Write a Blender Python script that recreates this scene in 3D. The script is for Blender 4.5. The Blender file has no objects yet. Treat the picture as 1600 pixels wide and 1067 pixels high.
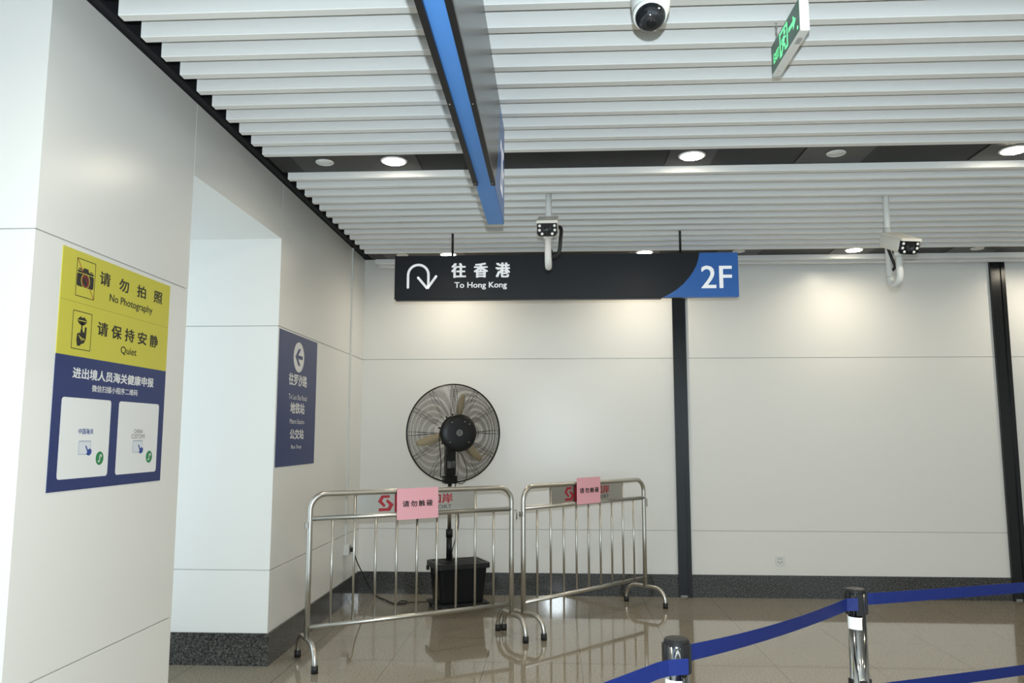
import bpy, math, random
from mathutils import Vector, Matrix
random.seed(4)
S = bpy.context.scene
COL = S.collection
PI = math.pi

# ------------------------------------------------------------------ camera, world, light, exposure
CAM = Vector((1.9018, -7.7346, 1.5))
PITCH, YAW, ROLL = math.radians(6.8554), math.radians(-3.0572), math.radians(.0452)
fw = Vector((math.sin(YAW) * math.cos(PITCH), math.cos(YAW) * math.cos(PITCH), math.sin(PITCH)))
rt = Vector((math.cos(YAW), -math.sin(YAW), 0)); up = rt.cross(fw)
R_ = rt * math.cos(ROLL) + up * math.sin(ROLL); U_ = -rt * math.sin(ROLL) + up * math.cos(ROLL)
cd = bpy.data.cameras.new('camera'); co = bpy.data.objects.new('camera', cd); COL.objects.link(co)
M = Matrix((R_, U_, -fw)).transposed().to_4x4(); M.translation = CAM
co.matrix_world = M
cd.sensor_width = 36; cd.lens = 36 * 1232.3 / 1600; cd.clip_start = .02
S.camera = co

W = bpy.data.worlds.new('world'); S.world = W; W.use_nodes = True
W.node_tree.nodes['Background'].inputs[0].default_value = (.74, .91, 1.0, 1)
W.node_tree.nodes['Background'].inputs[1].default_value = 2.0
# the camera's own flash, a hand's breadth above the lens
fl = bpy.data.lights.new('camera_flash', 'POINT'); fl.energy = 390; fl.color = (.82, .94, 1.0); fl.shadow_soft_size = .012
fo = bpy.data.objects.new('camera_flash', fl); COL.objects.link(fo); fo.location = CAM + U_ * .13 + R_ * .012
DOWNLIGHT_W = 7.5
DOWNLIGHT_COL = (1.0, .89, .70)
S.view_settings.view_transform = 'Standard'; S.view_settings.look = 'None'
S.view_settings.exposure = -0.07; S.view_settings.gamma = 1.0; S.view_settings.use_curve_mapping = False
S.cycles.use_denoising = True
S.cycles.max_bounces = 8; S.cycles.caustics_reflective = False; S.cycles.caustics_refractive = False
S.cycles.sample_clamp_indirect = 6

# ------------------------------------------------------------------ materials
def srgb(r, g, b):
    f = lambda c: (c / 255 / 12.92) if c / 255 <= .04045 else ((c / 255 + .055) / 1.055) ** 2.4
    return (f(r), f(g), f(b), 1)
MATS = {}
def mat(name, col, rough=.5, metal=0, spec=.5, coat=0, emit=None, estr=0):
    m = bpy.data.materials.new(name); m.use_nodes = True
    b = m.node_tree.nodes['Principled BSDF']
    b.inputs['Base Color'].default_value = col if len(col) == 4 else (*col, 1)
    b.inputs['Roughness'].default_value = rough; b.inputs['Metallic'].default_value = metal
    b.inputs['Specular IOR Level'].default_value = spec; b.inputs['Coat Weight'].default_value = coat
    if emit: b.inputs['Emission Color'].default_value = (*emit[:3], 1); b.inputs['Emission Strength'].default_value = estr
    MATS[name] = m
    return m
def nd(m, t, **k):
    n = m.node_tree.nodes.new(t)
    for a, v in k.items(): setattr(n, a, v)
    return n
def lk(m, a, b): m.node_tree.links.new(a, b)

def speckle(m, cols, scale, pos, seamx=None, seamy=None, seamcol=None, rough=None):
    """granite: two scales of noise through a colour ramp; optional tile seams"""
    b = m.node_tree.nodes['Principled BSDF']
    tc = nd(m, 'ShaderNodeTexCoord')
    v = nd(m, 'ShaderNodeTexNoise'); v.inputs['Scale'].default_value = scale; v.inputs['Detail'].default_value = 4; v.inputs['Roughness'].default_value = .75
    lk(m, tc.outputs['Object'], v.inputs['Vector'])
    r = nd(m, 'ShaderNodeValToRGB'); e = r.color_ramp
    while len(e.elements) < len(cols): e.elements.new(.5)
    for q, c, p in zip(e.elements, cols, pos): q.position = p; q.color = c
    lk(m, v.outputs['Fac'], r.inputs['Fac'])
    out = r.outputs['Color']
    if seamx:
        sx = nd(m, 'ShaderNodeSeparateXYZ'); lk(m, tc.outputs['Object'], sx.inputs[0])
        facs = []
        for o_, (off, pit, w) in zip(('X', 'Y'), (seamx, seamy)):
            a = nd(m, 'ShaderNodeMath', operation='SUBTRACT'); a.inputs[1].default_value = off - 100 * pit; lk(m, sx.outputs[o_], a.inputs[0])
            d = nd(m, 'ShaderNodeMath', operation='DIVIDE'); d.inputs[1].default_value = pit; lk(m, a.outputs[0], d.inputs[0])
            f = nd(m, 'ShaderNodeMath', operation='FRACT'); lk(m, d.outputs[0], f.inputs[0])
            c = nd(m, 'ShaderNodeMath', operation='LESS_THAN'); c.inputs[1].default_value = w / pit; lk(m, f.outputs[0], c.inputs[0])
            facs.append(c)
        mx = nd(m, 'ShaderNodeMath', operation='MAXIMUM'); lk(m, facs[0].outputs[0], mx.inputs[0]); lk(m, facs[1].outputs[0], mx.inputs[1])
        mc = nd(m, 'ShaderNodeMix', data_type='RGBA'); lk(m, mx.outputs[0], mc.inputs['Factor']); lk(m, out, mc.inputs['A']); mc.inputs['B'].default_value = seamcol
        out = mc.outputs['Result']
    lk(m, out, b.inputs['Base Color'])

panel = mat('enamel_panel', (.77, .765, .74), .30, 0, .38)
groove = mat('panel_joint', (.60, .595, .57), .6)
slatm = mat('white_powder_coat', (.78, .785, .78), .42)
plenum = mat('plenum_black', (.012, .013, .017), .8)
bandm = mat('dark_ceiling_panel', (.006, .0065, .0065), .5, 0, .2)
bandl = mat('dark_ceiling_plate', (.018, .018, .0175), .42, 0, .3)
floorm = mat('floor_granite', (.4, .36, .3), .05, 0, .5, .3)
floorm.node_tree.nodes['Principled BSDF'].inputs['Coat Roughness'].default_value = .02
speckle(floorm, [srgb(96, 89, 76), srgb(136, 128, 112), srgb(160, 152, 136), srgb(182, 175, 160)], 95, [.30, .45, .58, .75],
        (2.07, .638, .004), (-.35, .638, .004), srgb(88, 80, 68))
basem = mat('dark_granite', (.05, .05, .05), .10, 0, .35)
speckle(basem, [srgb(22, 23, 24), srgb(54, 54, 53), srgb(88, 88, 85), srgb(126, 125, 121)], 75, [.32, .47, .60, .74])
blackmetal = mat('black_channel', (.010, .011, .012), .22, 0, .35)
steel = mat('stainless_steel', (.56, .545, .505), .33, 1)
steelplate = mat('brushed_plate', (.55, .54, .51), .34, 1)
chrome = mat('chrome', (.72, .72, .72), .06, 1)
chromedark = mat('polished_dark_chrome', (.42, .41, .39), .09, 1)
rubber = mat('black_rubber', (.012, .012, .012), .55)
blackpl = mat('black_plastic', (.011, .011, .012), .38, 0, .3)
blackgl = mat('black_gloss', (.008, .009, .010), .22, 0, .22)
whitepl = mat('white_plastic', (.68, .69, .67), .32)
greypl = mat('grey_plastic', (.35, .35, .34), .4)
signblk = mat('sign_black', (.010, .012, .016), .38, 0, .3)
signblue = mat('sign_blue', (.032, .15, .50), .32)
lightblue = mat('light_blue_panel', (.075, .25, .66), .4)
signwhite = mat('sign_white_glow', (.86, .87, .88), .5, emit=(1, 1, 1), estr=.30)  # small glow added to the white lettering and arrow to brighten them
posterblue = mat('poster_blue', (.016, .032, .135), .42)
posteryel = mat('poster_yellow', (.58, .53, .06), .45)
inkblack = mat('ink_black', (.018, .016, .014), .6)
inkwhite = mat('ink_white', (.78, .78, .78), .6)
inkred = mat('ink_red', (.33, .018, .03), .5)
inkgreen = mat('ink_green', (.02, .22, .07), .5)
inkgrey = mat('ink_grey', (.10, .095, .09), .5)
inkblue = mat('ink_blue', (.02, .06, .28), .5)
cardwhite = mat('card_white', (.76, .77, .77), .5)
pink = mat('pink_paper', (.84, .42, .49), .7)
beltm = mat('blue_belt', (.007, .018, .125), .5, 0, .3)
exitgreen = mat('exit_green', (.022, .11, .07), .3)
exitlit = mat('exit_lit', (.1, .8, .35), .5, emit=(.24, .95, .42), estr=.8)
lens_on = mat('lamp_lit', (1, 1, 1), .5, emit=(1.0, .90, .72), estr=60)
lens_off = mat('lamp_unlit', (.62, .62, .60), .5)
bladem = mat('tan_blade', (.52, .42, .26), .5)
wire = mat('black_wire', (.016, .015, .013), .35, .4)
glassdark = mat('tinted_dome', (.012, .014, .017), .06, 0, .6)
beige = mat('warm_white_shell', (.72, .70, .64), .35)

# ------------------------------------------------------------------ mesh helpers
class MB:
    def __init__(s): s.v = []; s.f = []; s.m = []; s.sm = []
    def add(s, vs, fs, mi=0, smooth=False):
        o = len(s.v); s.v += [Vector(p) for p in vs]
        for f in fs: s.f.append([i + o for i in f]); s.m.append(mi); s.sm.append(smooth)
        return s
    def box(s, a, b, mi=0, T=None, bev=0):
        x0, y0, z0 = a; x1, y1, z1 = b
        if bev:
            return s.loft([(z0, rrect(x0 + bev, y0 + bev, x1 - bev, y1 - bev, .0001, 1)), (z0 + bev, rrect(x0, y0, x1, y1, bev, 2)),
                           (z1 - bev, rrect(x0, y0, x1, y1, bev, 2)), (z1, rrect(x0 + bev, y0 + bev, x1 - bev, y1 - bev, .0001, 2))] if False else
                          [(z0, rrect(x0 + bev, y0 + bev, x1 - bev, y1 - bev, bev * .3, 2)), (z0 + bev, rrect(x0, y0, x1, y1, bev, 2)),
                           (z1 - bev, rrect(x0, y0, x1, y1, bev, 2)), (z1, rrect(x0 + bev, y0 + bev, x1 - bev, y1 - bev, bev * .3, 2))], mi, T)
        vs = [(x, y, z) for z in (z0, z1) for x, y in ((x0, y0), (x1, y0), (x1, y1), (x0, y1))]
        if T: vs = [T @ Vector(p) for p in vs]
        return s.add(vs, [(3, 2, 1, 0), (4, 5, 6, 7), (0, 1, 5, 4), (1, 2, 6, 5), (2, 3, 7, 6), (3, 0, 4, 7)], mi)
    def loft(s, secs, mi=0, T=None, smooth=False):
        """secs: [(z, [(x,y)...])] same count, capped"""
        n = len(secs[0][1]); vs = [Vector((x, y, z)) for z, ring in secs for x, y in ring]
        if T: vs = [T @ p for p in vs]
        fs = []
        for k in range(len(secs) - 1):
            for i in range(n):
                j = (i + 1) % n
                fs.append((k * n + i, k * n + j, (k + 1) * n + j, (k + 1) * n + i))
        s.add(vs, fs, mi, smooth)
        o = len(s.v) - len(vs)
        s.f.append([o + i for i in reversed(range(n))]); s.m.append(mi); s.sm.append(False)
        s.f.append([o + (len(secs) - 1) * n + i for i in range(n)]); s.m.append(mi); s.sm.append(False)
        return s
    def tube(s, pts, r, seg=12, mi=0, closed=False, cap=True):
        P = [Vector(p) for p in pts]; n = len(P); rings = []
        T = []
        for i in range(n):
            a = P[(i - 1) % n] if (closed or i > 0) else P[0]
            b = P[(i + 1) % n] if (closed or i < n - 1) else P[-1]
            T.append((b - a).normalized())
        ref = Vector((0, 0, 1)) if abs(T[0].z) < .9 else Vector((1, 0, 0))
        nn = (ref - T[0] * ref.dot(T[0])).normalized()
        vs = []
        for i in range(n):
            nn = (nn - T[i] * nn.dot(T[i])).normalized(); bb = T[i].cross(nn)
            rr = r[i] if isinstance(r, (list, tuple)) else r
            for k in range(seg):
                a = 2 * PI * k / seg
                vs.append(P[i] + nn * math.cos(a) * rr + bb * math.sin(a) * rr)
        fs = []
        for i in range(n if closed else n - 1):
            for k in range(seg):
                k2 = (k + 1) % seg; i2 = (i + 1) % n
                fs.append((i * seg + k, i * seg + k2, i2 * seg + k2, i2 * seg + k))
        s.add(vs, fs, mi, True)
        if cap and not closed:
            o = len(s.v) - len(vs)
            s.f.append([o + k for k in reversed(range(seg))]); s.m.append(mi); s.sm.append(False)
            s.f.append([o + (n - 1) * seg + k for k in range(seg)]); s.m.append(mi); s.sm.append(False)
        return s
    def lathe(s, prof, seg=32, mi=0, T=None, smooth=True):
        """prof [(r,z)...] about z, capped at both ends"""
        vs = []
        for r, z in prof:
            for k in range(seg):
                a = 2 * PI * k / seg; vs.append(Vector((r * math.cos(a), r * math.sin(a), z)))
        if T: vs = [T @ p for p in vs]
        fs = []
        for i in range(len(prof) - 1):
            for k in range(seg):
                k2 = (k + 1) % seg
                fs.append((i * seg + k, i * seg + k2, (i + 1) * seg + k2, (i + 1) * seg + k))
        s.add(vs, fs, mi, smooth); o = len(s.v) - len(vs)
        s.f.append([o + k for k in reversed(range(seg))]); s.m.append(mi); s.sm.append(False)
        s.f.append([o + (len(prof) - 1) * seg + k for k in range(seg)]); s.m.append(mi); s.sm.append(False)
        return s
    def flat(s, F, poly, h0, h1, mi=0):
        """polygon in a face frame, thickened from h0 to h1 along the face normal"""
        n = len(poly)
        A = sum(poly[i][0] * poly[(i + 1) % n][1] - poly[(i + 1) % n][0] * poly[i][1] for i in range(n))
        if A < 0: poly = list(reversed(poly))
        vs = [F(a, b, h0) for a, b in poly] + [F(a, b, h1) for a, b in poly]
        fs = [tuple(reversed(range(n))), tuple(range(n, 2 * n))] + [(i, (i + 1) % n, (i + 1) % n + n, i + n) for i in range(n)]
        return s.add(vs, fs, mi)
    def ring(s, F, c, r0, r1, h0, h1, seg=36, mi=0, sx=1):
        for k in range(seg):
            a, b = 2 * PI * k / seg, 2 * PI * (k + 1) / seg
            P = lambda r, t: (c[0] + r * sx * math.cos(t), c[1] + r * math.sin(t))
            q = [P(r0, a), P(r1, a), P(r1, b), P(r0, b)]
            vs = [F(x, y, h) for h in (h0, h1) for x, y in q]
            s.add(vs, [(4, 5, 6, 7), (1, 2, 6, 5), (3, 0, 4, 7)], mi)
        return s
    def build(s, name, ms, parent=None):
        me = bpy.data.meshes.new(name)
        inv = root_inv(parent)
        me.from_pydata([inv @ p for p in s.v] if inv else s.v, [], s.f)
        for m in (ms if isinstance(ms, (list, tuple)) else [ms]): me.materials.append(m)
        me.polygons.foreach_set('material_index', s.m); me.polygons.foreach_set('use_smooth', s.sm)
        me.update()
        o = bpy.data.objects.new(name, me); COL.objects.link(o)
        if parent: o.parent = parent
        return o
ROOTM = {}
def root_inv(p):
    while p is not None and p.parent is not None: p = p.parent
    if p is None or p.name not in ROOTM: return None
    return ROOTM[p.name].inverted()
def rrect(x0, y0, x1, y1, r, n=4):
    out = []
    for cx, cy, a0 in ((x1 - r, y0 + r, -PI / 2), (x1 - r, y1 - r, 0), (x0 + r, y1 - r, PI / 2), (x0 + r, y0 + r, PI)):
        for k in range(n + 1):
            a = a0 + PI / 2 * k / n; out.append((cx + r * math.cos(a), cy + r * math.sin(a)))
    return out
def circ(cx, cy, r, n=32, sx=1): return [(cx + r * sx * math.cos(2 * PI * k / n), cy + r * math.sin(2 * PI * k / n)) for k in range(n)]
def frame(o, u, v, n):
    o, u, v, n = Vector(o), Vector(u), Vector(v), Vector(n)
    return lambda a, b, h=0: o + u * a + v * b + n * h
def bez(pts, n=10):
    """Catmull-Rom through points"""
    P = [Vector(p) for p in pts]; out = []
    for i in range(len(P) - 1):
        p0, p1, p2, p3 = P[max(i - 1, 0)], P[i], P[i + 1], P[min(i + 2, len(P) - 1)]
        for k in range(n):
            t = k / n
            out.append(.5 * ((2 * p1) + (p2 - p0) * t + (2 * p0 - 5 * p1 + 4 * p2 - p3) * t * t + (3 * p1 - p0 - 3 * p2 + p3) * t ** 3))
    return out + [P[-1]]
def tag(o, label, cat, group=None):
    o['label'] = label; o['category'] = cat
    if group: o['group'] = group
    return o
def thing(name, label, cat, loc, rz=0, group=None):
    o = bpy.data.objects.new(name, None); COL.objects.link(o); o.empty_display_size = .1
    o.location = loc; o.rotation_euler = (0, 0, rz)
    ROOTM[o.name] = Matrix.Translation(Vector(loc)) @ Matrix.Rotation(rz, 4, 'Z')
    return tag(o, label, cat, group)
def struct(o): o['kind'] = 'structure'; return o
def text(body, F, box, h, m, parent, bold=0, name='lettering', thick=.0008):
    """lettering fitted to box (u0,v0,u1,v1) on face frame F at height h"""
    c = bpy.data.curves.new('t', 'FONT'); c.body = body; c.size = 1; c.resolution_u = 3
    o = bpy.data.objects.new('t', c); COL.objects.link(o)
    dg = bpy.context.evaluated_depsgraph_get(); me = bpy.data.meshes.new_from_object(o.evaluated_get(dg))
    bpy.data.objects.remove(o); bpy.data.curves.remove(c)
    xs = [v.co.x for v in me.vertices]; ys = [v.co.y for v in me.vertices]
    x0, x1, y0, y1 = min(xs), max(xs), min(ys), max(ys)
    u0, v0, u1, v1 = box
    inv = root_inv(parent)
    vs = []; fs = []; bu = bold * (v1 - v0)
    for q, (sx, sy) in enumerate(((0, 0),) if not bold else ((-1, -.5), (1, -.5), (-1, .5), (1, .5))):
        o_ = len(vs)
        for v in me.vertices:
            p = F(u0 + bu + (v.co.x - x0) / (x1 - x0) * (u1 - u0 - 2 * bu) + sx * bu, v0 + bu / 2 + (v.co.y - y0) / (y1 - y0) * (v1 - v0 - bu) + sy * bu, h + q * .0001)
            vs.append(inv @ p if inv else p)
        fs += [[i + o_ for i in p.vertices] for p in me.polygons]
    n2 = bpy.data.meshes.new(name); n2.from_pydata(vs, [], fs); n2.materials.append(m); n2.update()
    bpy.data.meshes.remove(me)
    ob = bpy.data.objects.new(name, n2); COL.objects.link(ob); ob.parent = parent
    return ob

# ------------------------------------------------------------------ setting: floor, walls, skirting
ZT = 3.27                                    # top of the wall panels
YA, YB, YC = -5.0, -3.785, -2.423            # left wall: near pillar YA..YB, niche YB..YC, far pier YC..0
SOF = 2.875; DEEP = -1.2
XR, YR = 9.4, -11.5
mb = MB(); mb.box((-1.6, YR, -.1), (XR, .1, 0)); struct(mb.build('floor', floorm))

G = .003
def panels(mb, F, us, vs, skip=()):
    """enamel wall panels as slabs with open joints on a backing"""
    for i in range(len(us) - 1):
        for j in range(len(vs) - 1):
            a0, a1, b0, b1 = us[i] + G * (i > 0), us[i + 1] - G * (i < len(us) - 2), vs[j] + G * (j > 0), vs[j + 1] - G * (j < len(vs) - 2)
            mb.flat(F, [(a0, b0), (a1, b0), (a1, b1), (a0, b1)], -.012, 0)
ROWS = [.0, .612, 2.258, ZT]
FX = frame((0, 0, 0), (0, 1, 0), (0, 0, 1), (1, 0, 0))
mb = MB()
panels(mb, FX, [YA, YB], ROWS)                                     # near pillar
panels(mb, FX, [YC, 0], ROWS)      # far pier
mb.flat(FX, [(YB + 2 * G, SOF), (YC - 2 * G, SOF), (YC - 2 * G, ZT), (YB + 2 * G, ZT)], -.012, 0)                        # header over the niche
for y in (YA, YC): panels(mb, frame((0, y, 0), (1, 0, 0), (0, 0, 1), (0, -1, 0)), [DEEP, -.012], ROWS if y == YA else [0, .612, 2.258, SOF])
panels(mb, frame((0, YB, 0), (-1, 0, 0), (0, 0, 1), (0, 1, 0)), [.012, -DEEP], [0, .612, 2.258, SOF])
panels(mb, frame((DEEP, 0, 0), (0, 1, 0), (0, 0, 1), (1, 0, 0)), [YR, YR + 2.1, YR + 4.3, YA], ROWS)
mb.box((DEEP, YB, SOF), (-.012, YC, SOF + .05))                             # soffit
k = .010                                                                    # backing bodies behind the joints
mb.box((DEEP - .2, YA + k, 0), (-k, YB - k, ZT - .004), 1)
mb.box((DEEP - .2, YC + k, 0), (-k, .05, ZT - .004), 1)
mb.box((DEEP - .2, YB - k, SOF + .05), (-k, YC + k, ZT - .004), 1)
mb.box((DEEP - .25, YR, 0), (DEEP - k, YA + k, ZT - .004), 1)
struct(mb.build('wall_left', [panel, groove]))

P1, P2, P3 = (3.062, 3.188), (6.108, 6.243), (9.163, 9.29)
FY = frame((0, 0, 0), (1, 0, 0), (0, 0, 1), (0, -1, 0))
mb = MB()
for a, b in ((0, P1[0]), (P1[1], P2[0]), (P2[1], P3[0])): panels(mb, FY, [a, b], ROWS)
mb.box((-.01, k, 0), (XR, .12, ZT), 1)
struct(mb.build('wall_back', [panel, groove]))
mb = MB(); FR = frame((XR, 0, 0), (0, -1, 0), (0, 0, 1), (-1, 0, 0))
panels(mb, FR, [0, 3, 6, 9, -YR], ROWS); mb.box((XR + k, YR, 0), (XR + .15, .1, ZT), 1)
struct(mb.build('wall_right', [panel, groove]))

BH = .207; BT = .014
mb = MB()
mb.box((0, YA - BT, 0), (BT, YB + BT, BH)); mb.box((0, YC - BT, 0), (BT, -BT, BH))
mb.box((DEEP, YA - BT, 0), (0, YA, BH)); mb.box((DEEP, YC - BT, 0), (0, YC, BH)); mb.box((DEEP, YB, 0), (0, YB + BT, BH))
mb.box((DEEP, YR, 0), (DEEP + BT, YA - BT, BH))
struct(mb.build('baseboard_left', basem))
mb = MB()
for a, b in ((0, P1[0]), (P1[1], P2[0]), (P2[1], P3[0])): mb.box((a, -BT, 0), (b, 0, BH))
struct(mb.build('baseboard_back', basem))
for i, (a, b) in enumerate((P1, P2, P3)):    # black metal channels between the wall panels
    mb = MB(); w = b - a
    mb.box((a, -.030, .004), (a + .012, .01, 3.25)); mb.box((b - .036, -.034, .004), (b, .01, 3.25))
    mb.box((a + .012, -.022, .018), (b - .036, .01, 3.25)); mb.box((a - .003, -.036, 0), (a + .016, .0, .02)); mb.box((b - .040, -.040, 0), (b + .003, 0, .02))
    mb.box((a + .004, -.033, 2.93), (a + .022, -.026, 2.95), 1) if False else None
    struct(mb.build('trim_%d' % (i + 1), blackmetal))

# ------------------------------------------------------------------ ceiling: black plenum, dark lighting bands, white baffle slats
ZS = 3.15; XS = .19
SW, PITCHS = .048, .1722
mb = MB()
mb.box((-1.6, YR, 3.48), (XR + .1, .12, 3.56)); mb.box((-.02, YR, ZT + .002), (.0, .0, 3.48)); mb.box((-.02, -.001, ZT + .002), (XR, .03, 3.48)); mb.box((XR - .02, YR, ZT + .002), (XR, 0, 3.48))
mb.box((0, YA, 3.285), (.035, -.002, 3.30)); mb.box((DEEP, YR, ZT + .002), (DEEP + .02, YA, 3.48))
ceil = struct(mb.build('ceiling', plenum))
def slat(y1):
    mb = MB(); y0 = y1 - SW; z0, z1, c = ZS, ZS + .10, .0025
    prof = [(y0 + c, z0), (y1 - c, z0), (y1, z0 + c), (y1, z1), (y0, z1), (y0, z0 + c)]
    x0, x1 = XS, XR - .1
    vs = [(x0, y, z) for y, z in prof] + [(x1, y, z) for y, z in prof]; n = 6
    mb.add(vs, [tuple(range(n)), tuple(reversed(range(n, 2 * n)))] + [(i + n, (i + 1) % n + n, (i + 1) % n, i) for i in range(n)])
    return mb.build('slat', slatm, ceil)
bands = []
y = -.142
for n_sl in (2, 13, 13, 13, 13, 12):
    first = y
    for q in range(n_sl): last = y; slat(y); y -= PITCHS
    front = last - SW                                  # camera-side face of the section
    y = front - .404                                   # back face of the next section
    bands.append((front - .003, y + .003))             # (far edge, near edge) of the dark band
bands = bands[:5]
LX = {0: [(.923, 1), (2.742, 1), (4.63, 1), (.49, 0), (3.597, 0), (5.718, 0), (6.50, 1)]}
for bi, (ya, yb) in enumerate(bands):
    mb = MB(); mb.box((XS - .03, yb, 3.192), (XR - .1, ya, 3.215)); mb.build('band_panel', bandm, ceil)
    for a, b in ((.31, 1.07), (2.60, 2.88), (3.40, 3.80), (4.45, 4.81), (5.50, 5.94)):
        mb = MB(); mb.box((a, yb + .02, 3.187), (b, ya - .02, 3.193)); mb.build('lamp_plate', bandl, ceil)

def downlight(x, y, label, group):
    t = thing('recessed_downlight', label, 'downlight', (x, y, 3.187), 0, group)
    T = Matrix.Translation((x, y, 3.187))
    mb = MB(); mb.lathe([(.082, 0), (.082, -.004), (.074, -.008), (.068, -.006), (.066, 0)], 32, 0, T); mb.build('trim_ring', whitepl, t)
    mb = MB(); mb.lathe([(.066, 0), (.064, -.010), (.045, -.016), (.02, -.019), (.001, -.0195)], 32, 0, T); mb.build('lens', lens_on, t)
    l = bpy.data.lights.new('downlight_lamp', 'AREA'); l.shape = 'DISK'; l.size = .12; l.energy = DOWNLIGHT_W; l.color = DOWNLIGHT_COL; l.spread = math.radians(160)
    lo = bpy.data.objects.new('downlight_lamp', l); COL.objects.link(lo); lo.parent = t; lo.location = (0, 0, -.024); lo.visible_camera = False
    return t
def blank(x, y, label, group):
    T = Matrix.Translation((x, y, 3.187))
    t = thing('ceiling_disc', label, 'ceiling speaker', (x, y, 3.187), 0, group)
    mb = MB(); mb.lathe([(.056, 0), (.056, -.004), (.050, -.009), (.046, -.007), (.044, 0)], 28, 0, T); mb.build('rim', whitepl, t)
    mb = MB(); mb.lathe([(.045, 0), (.044, -.006), (.02, -.010), (.001, -.0105)], 28, 0, T); mb.build('cover', lens_off, t)
WHERE = ['in the far dark ceiling band by the back wall', 'in the nearer dark ceiling band']
def midy(b): return (b[0] + b[1]) / 2
for bi in range(len(bands)):
    yy = midy(bands[bi])
    for q, (x, on) in enumerate(LX[0]):
        if bi > 1:
            if on: downlight(x, yy, 'round lit downlight in a dark ceiling band behind the photographer', 'downlights behind the photographer')
            continue
        if q > 5: downlight(x, yy, 'round lit downlight in a dark ceiling band beyond the right edge', 'downlights beyond the right edge')
        elif on: downlight(x, yy, 'lit round downlight %s, %s' % (WHERE[bi], ['leftmost lit one', 'middle lit one', 'rightmost lit one'][q]), 'lit downlights')
        else: blank(x, yy, 'unlit white disc %s, %s' % (WHERE[bi], ['beside left wall', 'second from left', 'furthest right'][q - 3]), 'unlit ceiling discs')

# ------------------------------------------------------------------ wall posters
SD = .003
t = thing('wall_poster', 'large yellow and blue notice on near left pillar forbidding photography', 'poster', (0, -4.405, 1.288))
mb = MB(); mb.flat(FX, [(-4.835, 1.815), (-3.977, 1.815), (-3.977, 2.237), (-4.835, 2.237)], 0, SD); o = mb.build('yellow_sheet', posteryel, t)
mb = MB(); mb.flat(FX, [(-4.832, 2.0285), (-3.98, 2.0285), (-3.98, 2.0300), (-4.832, 2.0300)], SD, SD + .0004); mb.build('dividing_line', mat('olive_line', (.34, .30, .03), .6), t)
mb = MB(); mb.flat(FX, [(-4.835, 1.288), (-3.977, 1.288), (-3.977, 1.815), (-4.835, 1.815)], 0, SD); mb.build('blue_sheet', posterblue, t)
BO = .032
def line(mb, F, a, b, w, h0, h1, mi=0):
    a, b = Vector((*a, 0)), Vector((*b, 0)); d = (b - a).normalized(); n = Vector((-d.y, d.x, 0)) * w / 2
    mb.flat(F, [(a - n)[:2], (b - n)[:2], (b + n)[:2], (a + n)[:2]], h0, h1, mi)
def boxline(mb, F, x0, y0, x1, y1, w, h0, h1):
    for a, b in (((x0, y0), (x1, y0)), ((x1, y0), (x1, y1)), ((x1, y1), (x0, y1)), ((x0, y1), (x0, y0))): line(mb, F, a, b, w, h0, h1)
H1 = SD + .0005; H2 = H1 + .0005; H3 = H2 + .0005
mb = MB(); boxline(mb, FX, -4.741, 2.057, -4.615, 2.208, .003, SD, H1)
cx, cy = -4.680, 2.128
mb.flat(FX, rrect(cx - .057, cy - .031, cx + .057, cy + .022, .008, 3), SD, H1); mb.flat(FX, rrect(cx - .055, cy + .025, cx + .055, cy + .034, .003, 2), SD, H1)
mb.flat(FX, [(cx - .022, cy + .034), (cx - .015, cy + .047), (cx + .015, cy + .047), (cx + .022, cy + .034)], SD, H1)
mb.flat(FX, rrect(cx - .048, cy + .036, cx - .028, cy + .042, .002, 2), SD, H1); mb.flat(FX, rrect(cx + .03, cy + .036, cx + .046, cy + .040, .002, 2), SD, H1)
pc = mb.build('camera_pictogram', inkblack, t)
mb = MB(); mb.ring(FX, (cx, cy - .004), .027, .030, H1, H2); mb.build('lens_ring', posteryel, pc)
mb = MB(); mb.ring(FX, (cx, cy - .004), .019, .023, H1, H2); line(mb, FX, (-4.741, 2.208), (-4.615, 2.057), .003, H1, H2); mb.build('red_slash', inkred, pc)
mb = MB(); boxline(mb, FX, -4.745, 1.845, -4.618, 1.996, .003, SD, H1)
lx, ly = -4.683, 1.958
mb.flat(FX, [(lx - .034, ly + .004), (lx - .012, ly + .020), (lx, ly + .014), (lx + .012, ly + .020), (lx + .034, ly + .004), (lx + .01, ly + .005), (lx - .01, ly + .005)], SD, H1)
mb.flat(FX, [(lx - .034, ly + .001), (lx - .01, ly + .001), (lx + .01, ly + .001), (lx + .034, ly + .001), (lx + .014, ly - .014), (lx, ly - .016), (lx - .014, ly - .014)], SD, H1)
line(mb, FX, (lx, ly), (lx, 1.925), .008, SD, H1)
mb.flat(FX, [(-4.712, 1.905), (-4.700, 1.912), (-4.692, 1.908), (-4.690, 1.925), (-4.676, 1.925), (-4.676, 1.918), (-4.664, 1.914), (-4.662, 1.938), (-4.650, 1.938), (-4.652, 1.890), (-4.664, 1.872), (-4.684, 1.866), (-4.690, 1.858), (-4.708, 1.858), (-4.714, 1.880)], SD, H1)
ph = mb.build('hush_pictogram', inkblack, t)
mb = MB()
for q in range(3): line(mb, FX, (-4.702 + q * .012, 1.902 - q * .006), (-4.678 + q * .010, 1.880 + q * .004), .003, H1, H2)
mb.build('finger_line', posteryel, ph)
for ch, (a, b) in zip('请勿拍照', ((-4.581, -4.501), (-4.433, -4.353), (-4.284, -4.205), (-4.132, -4.051))): text(ch, FX, (a, 2.132, b, 2.189), H1, inkblack, t, BO)
text('No Photography', FX, (-4.500, 2.063, -4.138, 2.106), H1, inkblack, t, .015)
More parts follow.
